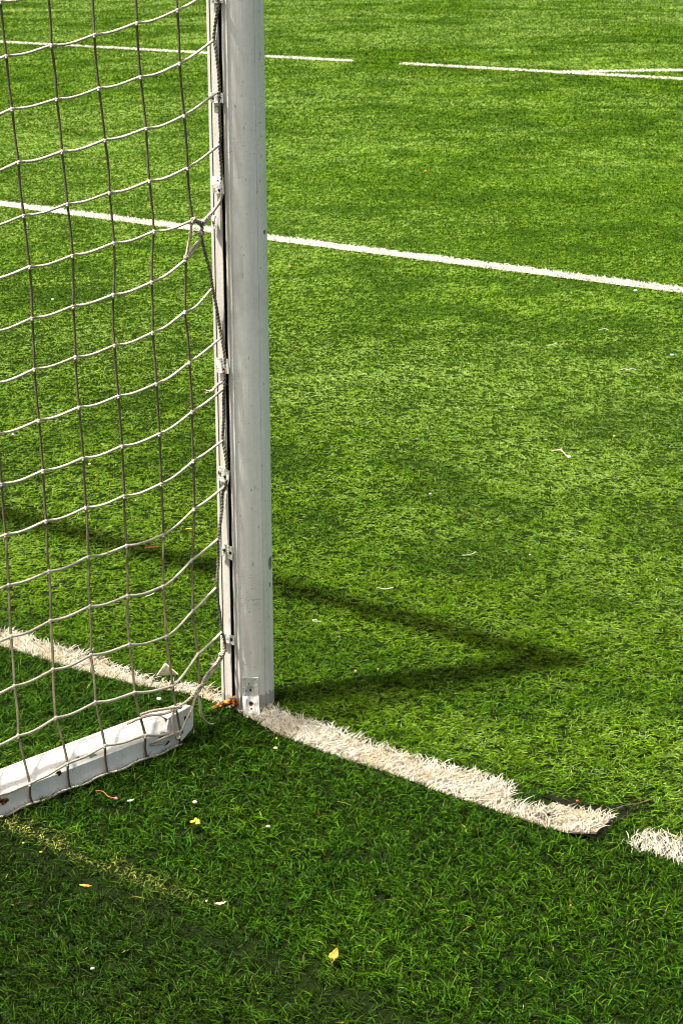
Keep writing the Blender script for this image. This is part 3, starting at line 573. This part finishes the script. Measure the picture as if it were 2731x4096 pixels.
# carry the grid on beyond the measured knots, up to the crossbar and back along the side
for c in range(0, 6):
    r0 = min(r for (cc, r) in K if cc == c)
    for r in range(r0-1, -8, -1):
        p = K[(c, r+1)]; K[(c, r)] = (p[0]-.0007*(5-c)*.4, p[1] if c == 5 else p[1]-.002, p[2]+.1075)
for r in range(8, -8, -1): p = K[(-1, r+1)]; K[(-1, r)] = (p[0]-.001, p[1]-.003, p[2]+.1085)
for c in range(-2, -9, -1):
    for r in range(-7, 16):
        a, b = Vv(K[(c+1, r)]), Vv(K[(c+2, r)]); d = a-b; w_ = min(1, max(0, (13-r)/6))
        if r == 15: K[(c, r)] = (a.x, a.y-.104, .060)
        else: K[(c, r)] = (a.x+d.x*.85, a.y-.102, a.z+max(-.03, min(.0, d.z))*.8*w_-(0 if r < 13 else .002))
cm = MB(); CH, CV, CKN = 0, 1, 2
RT = .0030
def hseg(a, b, sag):
    a, b = Vv(a), Vv(b); L_ = (b-a).length; n_ = 7; P_ = []
    for i in range(n_+1):
        t = i/n_; p = a.lerp(b, t)
        p.z -= sag*math.sin(math.pi*t)*(1+.35*math.cos(math.pi*t))       # leaves the knot flat and lifts into the next one
        P_.append(p)
    cm.tube(P_, RT*random.uniform(.95, 1.08), 7, CH, False)
def vseg(a, b, w_=1.0):
    a, b = Vv(a), Vv(b); n_ = 5; dx = Vv((random.uniform(-1, 1), random.uniform(-1, 1), 0))*.0022
    cm.tube([a.lerp(b, i/n_)+dx*math.sin(math.pi*i/n_) for i in range(n_+1)], RT*w_*random.uniform(.9, 1.02), 7, CV, False)
skip_h = {(5, 5), (5, 6), (5, 14)}
for (c, r), p in K.items():
    if (c-1, r) in K and not (c == 5 and r == 5) and not (c == 5 and r == 14 and False):
        if r < 15: hseg(K[(c-1, r)], p, (.0048 if c < 5 else (.010 if r == 7 else .002))*random.uniform(.8, 1.2))
    if (c, r+1) in K and c < 5 and not (c == 4 and r in (5,)) and not (c == 4 and r == 14 and False):
        vseg(p, K[(c, r+1)])
    if c < 5: 
        cm.blob(Vv(p), (.0044, .0044, .0050), hash((c, r)) % 999, CKN, 7, 5, .2)
        cm.blob(Vv(p)+Vv((.001, -.003, -.004)), (.0036, .0040, .0036), hash((c, r, 1)) % 999, CKN, 6, 4, .2)
# bottom rows: along the front edge of the bar, down its face and along the turf
drop = {}
for c in range(-8, 4):
    if (c, 15) not in K: continue
    p = Vv(K[(c, 15)]); K[(c, 15)] = p
    dz = .0085+.003*random.random(); q_ = [p, Vv((.0855, p.y+.003, p.z*.55)), Vv((.0860, p.y+.006, .016)), Vv((.082, p.y+.012, .009))]
    drop[c] = Vv((.0865, p.y+.010, .010)); P_ = crom(q_, 4); cm.tube(P_, RT*.92, 7, CV, False)
for c in range(-7, 4):
    if (c, 15) in K and (c-1, 15) in K:
        a, b = K[(c-1, 15)], K[(c, 15)]
        mid_ = [(a.lerp(b, t)) for t in (.25, .5, .75)]
        for t_, mm in zip((.25, .5, .75), mid_): mm.x = .0850; mm.z -= .006*math.sin(math.pi*t_)
        cm.tube(crom([a]+mid_+[b], 3), RT*.9, 7, CH, False)
        a, b = drop[c-1], drop[c]
        cm.tube(crom([a, a.lerp(b, .33)+Vv((.004, 0, -.002)), a.lerp(b, .66)+Vv((.003, 0, .002)), b], 4), RT*.9, 7, CH, False)
cm.tube(crom([K[(3, 15)], (.086, -.40, .040), (.087, -.375, .032), (.086, -.352, .030)], 4), RT*.9, 7, CH, False)
cm.build('netting', [M['cord_h'], M['cord_v'], M['knot']], net, True)

def rope(name, keys, r, mat, jit=.06, strands=1, frays=(), label=None, tw=.0018, n=8):
    m = MB()
    for kk in keys:
        P_ = crom(kk if not isinstance(kk, str) else ropes[kk], 7)
        if strands == 1: m.tube(P_, r, n, jit=jit)
        else:
            L_ = 0; acc = [0]
            for i in range(1, len(P_)): L_ += (P_[i]-P_[i-1]).length; acc.append(L_)
            # resample finely and wind the strands round each other
            k_ = max(8, int(L_/.0035)); fine = []
            for i in range(k_+1):
                t = L_*i/k_; j = min(range(1, len(acc)), key=lambda q_: (acc[q_] < t, acc[q_])) if t > 0 else 1
                u_ = (t-acc[j-1])/max(1e-6, acc[j]-acc[j-1]); fine.append(P_[j-1].lerp(P_[j], min(1, u_)))
            for s_ in range(strands):
                Q_ = []
                for i, p in enumerate(fine):
                    t = (fine[min(i+1, k_)]-fine[max(i-1, 0)]).normalized(); a = t.orthogonal().normalized(); b = t.cross(a)
                    ph = 2*math.pi*(L_*i/k_)/.016+2*math.pi*s_/strands; Q_.append(p+(a*math.cos(ph)+b*math.sin(ph))*tw)
                m.tube(Q_, r, 6, jit=jit)
    for (p, d, cnt, ln) in frays:
        for i in range(cnt):
            e = Vv(p)+(Vv(d).normalized()+Vv([random.uniform(-.7, .7) for _ in range(3)])).normalized()*ln*random.uniform(.5, 1.1)
            mid__ = Vv(p).lerp(e, .5)+Vv([random.uniform(-.15, .15)*ln for _ in range(3)])
            m.tube([Vv(p), mid__, e], [.0009, .0007, .0003], 4)
    o = m.build(name, mat, net, True)
    if label: o['label'] = label
    return o
ropes = rope_pts
rope('edge_rope', ['edge_top'], .0024, M['moss'], .12, 2, [((.013, -.070, 1.40), (0, -1, -.3), 6, .012), ((.010, -.068, 1.50), (1, -1, 0), 5, .008)], 'dark mossy edge rope in the slot')
rope('edge_rope', ['edge_mid'], .0024, M['moss'], .12, 2, [(Vv(ropes['edge_mid'][4]), (-1, 0, -.4), 4, .010), (Vv(ropes['edge_mid'][7]), (-1, -.3, 0), 4, .012)], 'dark edge rope hanging loose of the post')
rope('edge_rope', ['edge_low'], .0024, M['moss'], .12, 2, [(Vv(ropes['edge_low'][1]), (1, -1, -.6), 5, .014), (Vv(ropes['edge_low'][5]), (1, -.5, 0), 4, .007)])
lo2 = ropes['edge_low2']
rope('edge_rope', [lo2[:20]], .0025, M['moss'], .12, 2, [(Vv(lo2[9]), (-1, -.6, -.3), 8, .016), (Vv(lo2[15]), (1, -.6, 0), 8, .010), (Vv(lo2[18]), (-1, -.5, .6), 10, .020)])
rope('tie_rope', [lo2[15:]], .0021, M['tan'], .12, 2, [(Vv(lo2[18]), (.3, -.6, -.5), 9, .018), (Vv(lo2[20]), (-.3, -.3, .8), 8, .012)], 'thick frayed tan rope from the post to the bar end')
rope('tie_rope', ['strand', 'tail'], .0029, M['tan'], .10, 1, [(Vv(ropes['tail'][-1]), (1, .2, .2), 9, .016), (Vv(ropes['strand'][1]), (.3, -.5, .2), 6, .012)], 'loose strand with a dangling tail')
rope('tie_rope', ['over', 'top2'], .0030, M['tan'], .10, 1, [(Vv(ropes['over'][-1]), (.5, -.3, -.4), 6, .010)], 'cord looped round the bar end')
rope('tie_rope', ['tie', 'tie2'], .0030, M['knot'], .12, 1, [(Vv(ropes['tie'][4]), (.2, -.6, -.7), 8, .016)], 'twisted pale cords knotting the net to the slot')
rope('tie_rope', ['loop4', 'tie3'], .0029, M['tan'], .10, 1)
for p, r_, s_ in ((ropes['edge_mid'][0], .0080, 3), (ropes['edge_mid'][2], .0075, 4), (ropes['tie'][5], .0065, 5), (ropes['tie3'][-1], .0062, 6), (lo2[20], .0080, 7), (lo2[17], .0060, 8), (lo2[23], .0070, 9), (ropes['strand'][-1], .0070, 11)):
    rd = random.Random(s_); p = Vv(p); m = MB(); m.blob(p, (r_*.55, r_*.55, r_*.55), s_, rough=.2)
    for i in range(4):                                     # a knot is a few turns of cord
        ax = Vv([rd.uniform(-1, 1) for _ in range(3)]).normalized(); a = ax.orthogonal().normalized(); b = ax.cross(a)
        m.tube([p+(a*math.cos(t)+b*math.sin(t))*r_*.65*rd.uniform(.9, 1.1) for t in np.linspace(0, 5.8, 12)], .0026, 6, i % 3)
    m.build('knot', [M['tan'], M['knot'], M['moss']], net, True)
st = ropes['stray']; rope('stray_end', [st], .0034, M['tan'], .08, 1, [(Vv(st[-1]), (-1, -.4, -.1), 9, .013), (Vv(st[0]), (.8, -.5, -.6), 6, .012)], 'short frayed rope end sticking out of the slot')
# clear fishing line tangle at the upper knot
m = MB(); p = Vv(ropes['edge_mid'][2])+Vv((-.006, -.012, .004))
for i in range(3): m.tube([p+Vv((.010*math.cos(t)+.006*i-.008, -.004*math.sin(t*2), .007*math.sin(t)+.002*i)) for t in np.linspace(0, 6.1, 18)], .0007, 4)
m.build('thin_line', M['cord_h'], net, True)

# ------------------------------------------------------------------ litter on the turf
def flat_mat(name, a, b, s_=200, rough=.6): q = NT(name); return q.base(q.ramp(q.noise(s_, 3, q.pos()), [(.35, a), (.65, b)]), rough, .3)
F_ = {k_: flat_mat(*v_) for k_, v_ in dict(
    yellow=('petal_yellow', (.62, .45, .02), (.80, .68, .06)), cream=('stone_cream', (.40, .34, .24), (.60, .54, .42)), white=('stone_white', (.36, .36, .33), (.56, .56, .51)),
    orange=('leaf_orange', (.38, .13, .02), (.62, .27, .04)), dry=('leaf_dry', (.42, .27, .14), (.68, .55, .38)), red=('plastic_red', (.30, .07, .03), (.50, .18, .09)),
    blue=('plastic_blue', (.05, .30, .62), (.35, .62, .85)), pink=('petal_pink', (.45, .08, .10), (.70, .22, .28)), dark=('seed_dark', (.010, .008, .006), (.04, .03, .02)),
    grey=('leaf_grey', (.16, .19, .13), (.30, .33, .25)), fibre=('fibre_white', (.36, .40, .28), (.52, .55, .43)), scrap=('foam_scrap', (.60, .48, .30), (.85, .78, .62)), twig=('twig_brown', (.012, .010, .005), (.08, .065, .02))).items()}
def place(o, key, z, rz, label, cat, group=None):
    x_, y_ = deb[key]; o.location = (x_, y_, z); o.rotation_euler = (0, 0, rz); return tag(o, label, cat, group)
def pebble(key, r, mat, label, cat='pebble', name='pebble', flatn=.65, z=.018, group=None):
    r *= .7; m = MB(); m.blob((0, 0, 0), (r, r*.75, r*flatn), sum(map(ord, key)), nu=9, nv=6, rough=.22); o = m.build(name, F_[mat], None, True)
    return place(o, key, z, sum(map(ord, key)) % 7, label, cat, group)
def leaf(key, L_, W_, mat, label, cat='leaf', name='leaf', curl=.25, tilt=.1, z=.020, rz=0, stem=0):
    m = MB(); n = 9; v = []
    for s in (0, 1):
        for i in range(n+1):
            t = i/n; hw = W_/2*math.sin(math.pi*min(1, t*.96+.03))**.8*(1.15-.35*t)
            for j in (-1, -.5, 0, .5, 1): v.append((L_*(t-.5), hw*j+.06*L_*math.sin(t*4), curl*W_*abs(j)**1.5+curl*L_*.35*(t-.5)**2*4+tilt*L_*t-(.0005 if s else 0)+.0006*math.sin(i*2+j*3)))
    o_ = (n+1)*5; f = []
    for i in range(n):
        for j in range(4): a = i*5+j; f += [(a, a+5, a+6, a+1), (o_+a, o_+a+1, o_+a+6, o_+a+5)]
    for i in range(n): f += [(i*5, o_+i*5, o_+i*5+5, i*5+5), (i*5+4, i*5+9, o_+i*5+9, o_+i*5+4)]
    m.add(v, f)
    if stem: m.tube([(-L_*.5, 0, curl*L_*.35), (-L_*.5-stem*.5, .002, .004), (-L_*.5-stem, .004, .001)], .0006, 5)
    return place(m.build(name, F_[mat], None, True), key, z, rz, label, cat)
def fibre(key, pts, r, mat, label, cat='fibre', name='loose_fibre', z=.022, rz=0, group=None):
    m = MB(); m.tube(crom([Vv(p_)*.85 for p_ in pts], 6), r*.72, 5, jit=.1); return place(m.build(name, F_[mat], None, True), key, z, rz, label, cat, group)

m = MB()                                                   # crumpled yellow flower
for i in range(7):
    a = i*.9; m.blob((.005*math.cos(a), .005*math.sin(a), .002*(i % 3)), (.0055, .0032, .0028), i, rough=.35, rot=a)
m.tube([(0, 0, 0), (-.004, .006, -.004)], .0012, 5); place(m.build('flower_head', F_['yellow'], None, True), 'yflower', .022, .4, 'bright yellow crumpled flower head on the foreground turf', 'flower')
m = MB(); a = Vv(deb['stemA']); b = Vv(deb['stemB']); d = b-a
m.tube(crom([(0, 0, 0), (d.x*.35, d.y*.35+.003, .003), (d.x*.7, d.y*.7-.002, .001), (d.x, d.y, .002)], 5), .0009, 5)
st_ = m.build('dried_stalk', F_['red'], None, True); place(st_, 'stemA', .022, 0, 'thin reddish stalk with a pink bud lying right of the ground bar', 'stalk')
m = MB(); m.blob((d.x+.004, d.y, .003), (.0055, .0035, .0035), 4, rough=.3); bd = m.build('bud', F_['pink'], None, True); bd.parent = st_
pebble('cpebble', .0085, 'cream', 'cream pebble just above the yellow flower head')
pebble('chip', .0075, 'dry', 'flat tan chip on the grass right of the yellow flower head', 'chip', 'wood_chip', .4)
pebble('peb2', .0065, 'dry', 'small brown pebble on the dark grass below the goal line', 'pebble')
pebble('wpeb', .009, 'white', 'white stone behind the ground bar near its end', 'stone', 'stone')
pebble('obit', .0042, 'orange', 'tiny orange crumb near the worn seam at the far left', 'crumb', 'orange_crumb')
pebble('yel2', .0040, 'yellow', 'tiny yellow crumb beside the line strip near the post', 'crumb', 'yellow_crumb')
pebble('obit2', .0050, 'orange', 'little orange crumb just above the flat orange leaf', 'crumb', 'orange_crumb')
pebble('obit3', .0042, 'orange', 'rust coloured crumb on the foreground grass at lower right', 'crumb', 'orange_crumb')
pebble('wbit', .0060, 'white', 'white crumb in the dark grass at the lower left', 'crumb', 'white_crumb')
pebble('wbit2', .0045, 'white', 'tiny white speck beside the pale curled leaf', 'crumb', 'white_crumb')
leaf('oleaf', .036, .017, 'orange', 'orange pointed leaf lying alone in the bottom foreground', rz=2.2, stem=.008, curl=.3, tilt=.05)
leaf('cleaf', .022, .009, 'dry', 'small pale curled dry leaf in the lower foreground', rz=.9, curl=.4)
leaf('oleaf2', .028, .009, 'orange', 'flat narrow orange leaf in the dark grass at left', rz=.3, curl=.15, z=.016)
leaf('leafg', .016, .009, 'grey', 'small grey green leaf right of the reddish stalk', rz=1.2)
m = MB(); m.add([(-.028, 0, 0), (.024, .004, 0), (-.004, -.004, .030), (-.028, .007, 0), (.024, .011, 0), (-.006, .004, .032)], [(0, 1, 2), (5, 4, 3), (0, 3, 4, 1), (1, 4, 5, 2), (2, 5, 3, 0)])
m.tube([(-.026, 0, .002), (-.006, -.001, .031)], .0018, 5); place(m.build('foam_scrap', F_['scrap'], None), 'scrap', .012, .75, 'cream triangular scrap standing up in the goal line fibres behind the net', 'scrap')
pebble('flit', .016, 'white', 'white scrap beside the goal area line at the right edge', 'scrap', 'paper_scrap', .5)
pebble('fo', .013, 'orange', 'orange fleck just right of the post below the goal area line', 'crumb', 'orange_crumb')
pebble('fo3', .018, 'orange', 'orange fleck in the far turf beyond the goal area line', 'crumb', 'orange_crumb')
pebble('blue', .012, 'blue', 'small blue plastic scrap at the right edge of the turf', 'scrap', 'plastic_scrap', .5)
fibre('sq1', [(-.03, -.03, 0), (-.015, -.012, .006), (0, -.008, .002), (.012, .010, .007), (.03, .02, .001)], .0018, 'fibre', 'long wavy white fibre near the blue scrap')
fibre('sq2', [(-.018, -.02, 0), (0, 0, .003), (.01, .016, .008), (.012, .022, .01)], .0018, 'fibre', 'hooked white fibre left of the long wavy one')
fibre('sq3', [(-.02, -.02, 0), (0, .006, .006), (.02, .014, .001)], .0018, 'fibre', 'arched white fibre farthest up the turf on the right')
a = Vv(deb['pinkA']); d = Vv(deb['pinkB'])-a; m = MB(); m.tube(crom([(-.03, -.01, 0), (0, 0, .004), (d.x*.6, d.y*.6, .001), (d.x, d.y, .003)], 5), .0017, 5, jit=.1); m.blob((d.x, d.y, .004), (.008, .007, .006), 3, rough=.3); m.blob((0, 0, .005), (.004, .004, .004), 5, rough=.3)
place(m.build('dried_flower', F_['cream'], None, True), 'pinkA', .022, 0, 'withered pinkish flower on a curved stem in the right hand turf', 'flower')
pebble('w2', .007, 'white', 'oval white crumb on the turf right of the post', 'crumb', 'white_crumb')
fibre('curv', [(-.020, -.022, 0), (-.006, -.018, .002), (.004, 0, .004), (.006, .018, .008)], .0016, 'fibre', 'curved white fibre above the crossbar shadow')
fibre('loop', [(-.028, -.012, .001), (-.018, -.012, .004), (.0, -.004, .002), (.016, .014, .004), (.013, .020, .004), (.006, .016, .003)], .0015, 'fibre', 'looped white fibre just above the upper shadow right of the post')
fibre('fib', [(-.006, .006, .001), (-.012, -.004, .003), (-.004, -.012, .002), (.014, .004, .001)], .0016, 'fibre', 'small white fibre between the two shadows near the post')
fibre('fib2', [(-.008, .014, .001), (-.002, 0, .003), (.008, -.010, .002)], .0015, 'fibre', 'short white fibre near the right edge of the turf')
fibre('pblade', [(-.012, -.008, .001), (0, .002, .006), (.008, .012, .012)], .0020, 'fibre', 'pale fibre standing in the grass behind the net')
fibre('yblade', [(-.008, -.006, .001), (.008, .008, .002)], .0018, 'yellow', 'short yellow fibre behind the net close to the post')
for key, lab, c_, r_ in (('o4', 'orange crumb beyond the tip of the post shadow', 'orange', .0055), ('y3', 'yellow fleck above the withered flower', 'yellow', .0065), ('t1', 'tan crumb in the turf right of the post, halfway up', 'dry', .007),
        ('peb3', 'tan pebble in the post shadow close to the post', 'dry', .0070), ('y4', 'yellowish pebble next to the one in the post shadow', 'yellow', .0045), ('o5', 'tan crumb right of the curved white fibre', 'dry', .0055),
        ('t2', 'pale tan crumb high in the turf right of centre', 'dry', .007), ('lp1', 'whitish pebble at the far left seen through the net', 'cream', .009), ('lp2', 'pale yellow pebble above the orange dot behind the net', 'cream', .008),
        ('lp3', 'cream crumb behind the upper net', 'cream', .012), ('odot', 'round orange dot behind the net', 'orange', .0065), ('lp4', 'tiny whitish pebble behind the net near the post', 'white', .005), ('redf', 'red orange bud caught in the torn end of the line', 'red', .005)):
    pebble(key, r_, c_, lab, 'pebble' if 'pebble' in lab else 'crumb', 'pebble' if 'pebble' in lab else ('bud' if 'bud' in lab else 'crumb'), z=.022)
fibre('rstick', [(-.019, -.0165, 0), (0, 0, .001), (.019, .0165, .002)], .0034, 'red', 'short straight red plastic stick behind the net', 'stick', 'plastic_stick')
m = MB(); m.blob((0, 0, 0), (.007, .004, .004), 2, rough=.2); m.blob((.006, .002, .001), (.004, .003, .003), 3, rough=.2); place(m.build('seed_pod', F_['dark'], None, True), 'seed', .022, .5, 'black seed pod on the turf below the tip of the post shadow', 'seed')
a = Vv(deb['twigA']); d = Vv(deb['twigB'])-a; m = MB(); m.tube(crom([(-d.x*.5, -d.y*.5, 0), (0, 0, .004), (d.x*.5, d.y*.5, .002), (d.x, d.y, .006)], 5), [.0022+.0005*math.sin(i) for i in range(16)], 6, jit=.25); m.tube([(d.x*.5, d.y*.5, .004), (d.x*.6+.01, d.y*.6+.016, .008)], .0022, 5)
place(m.build('twig', F_['twig'], None), 'twigA', .010, 0, 'dark brown twig lying in the torn gap behind the goal line', 'twig')
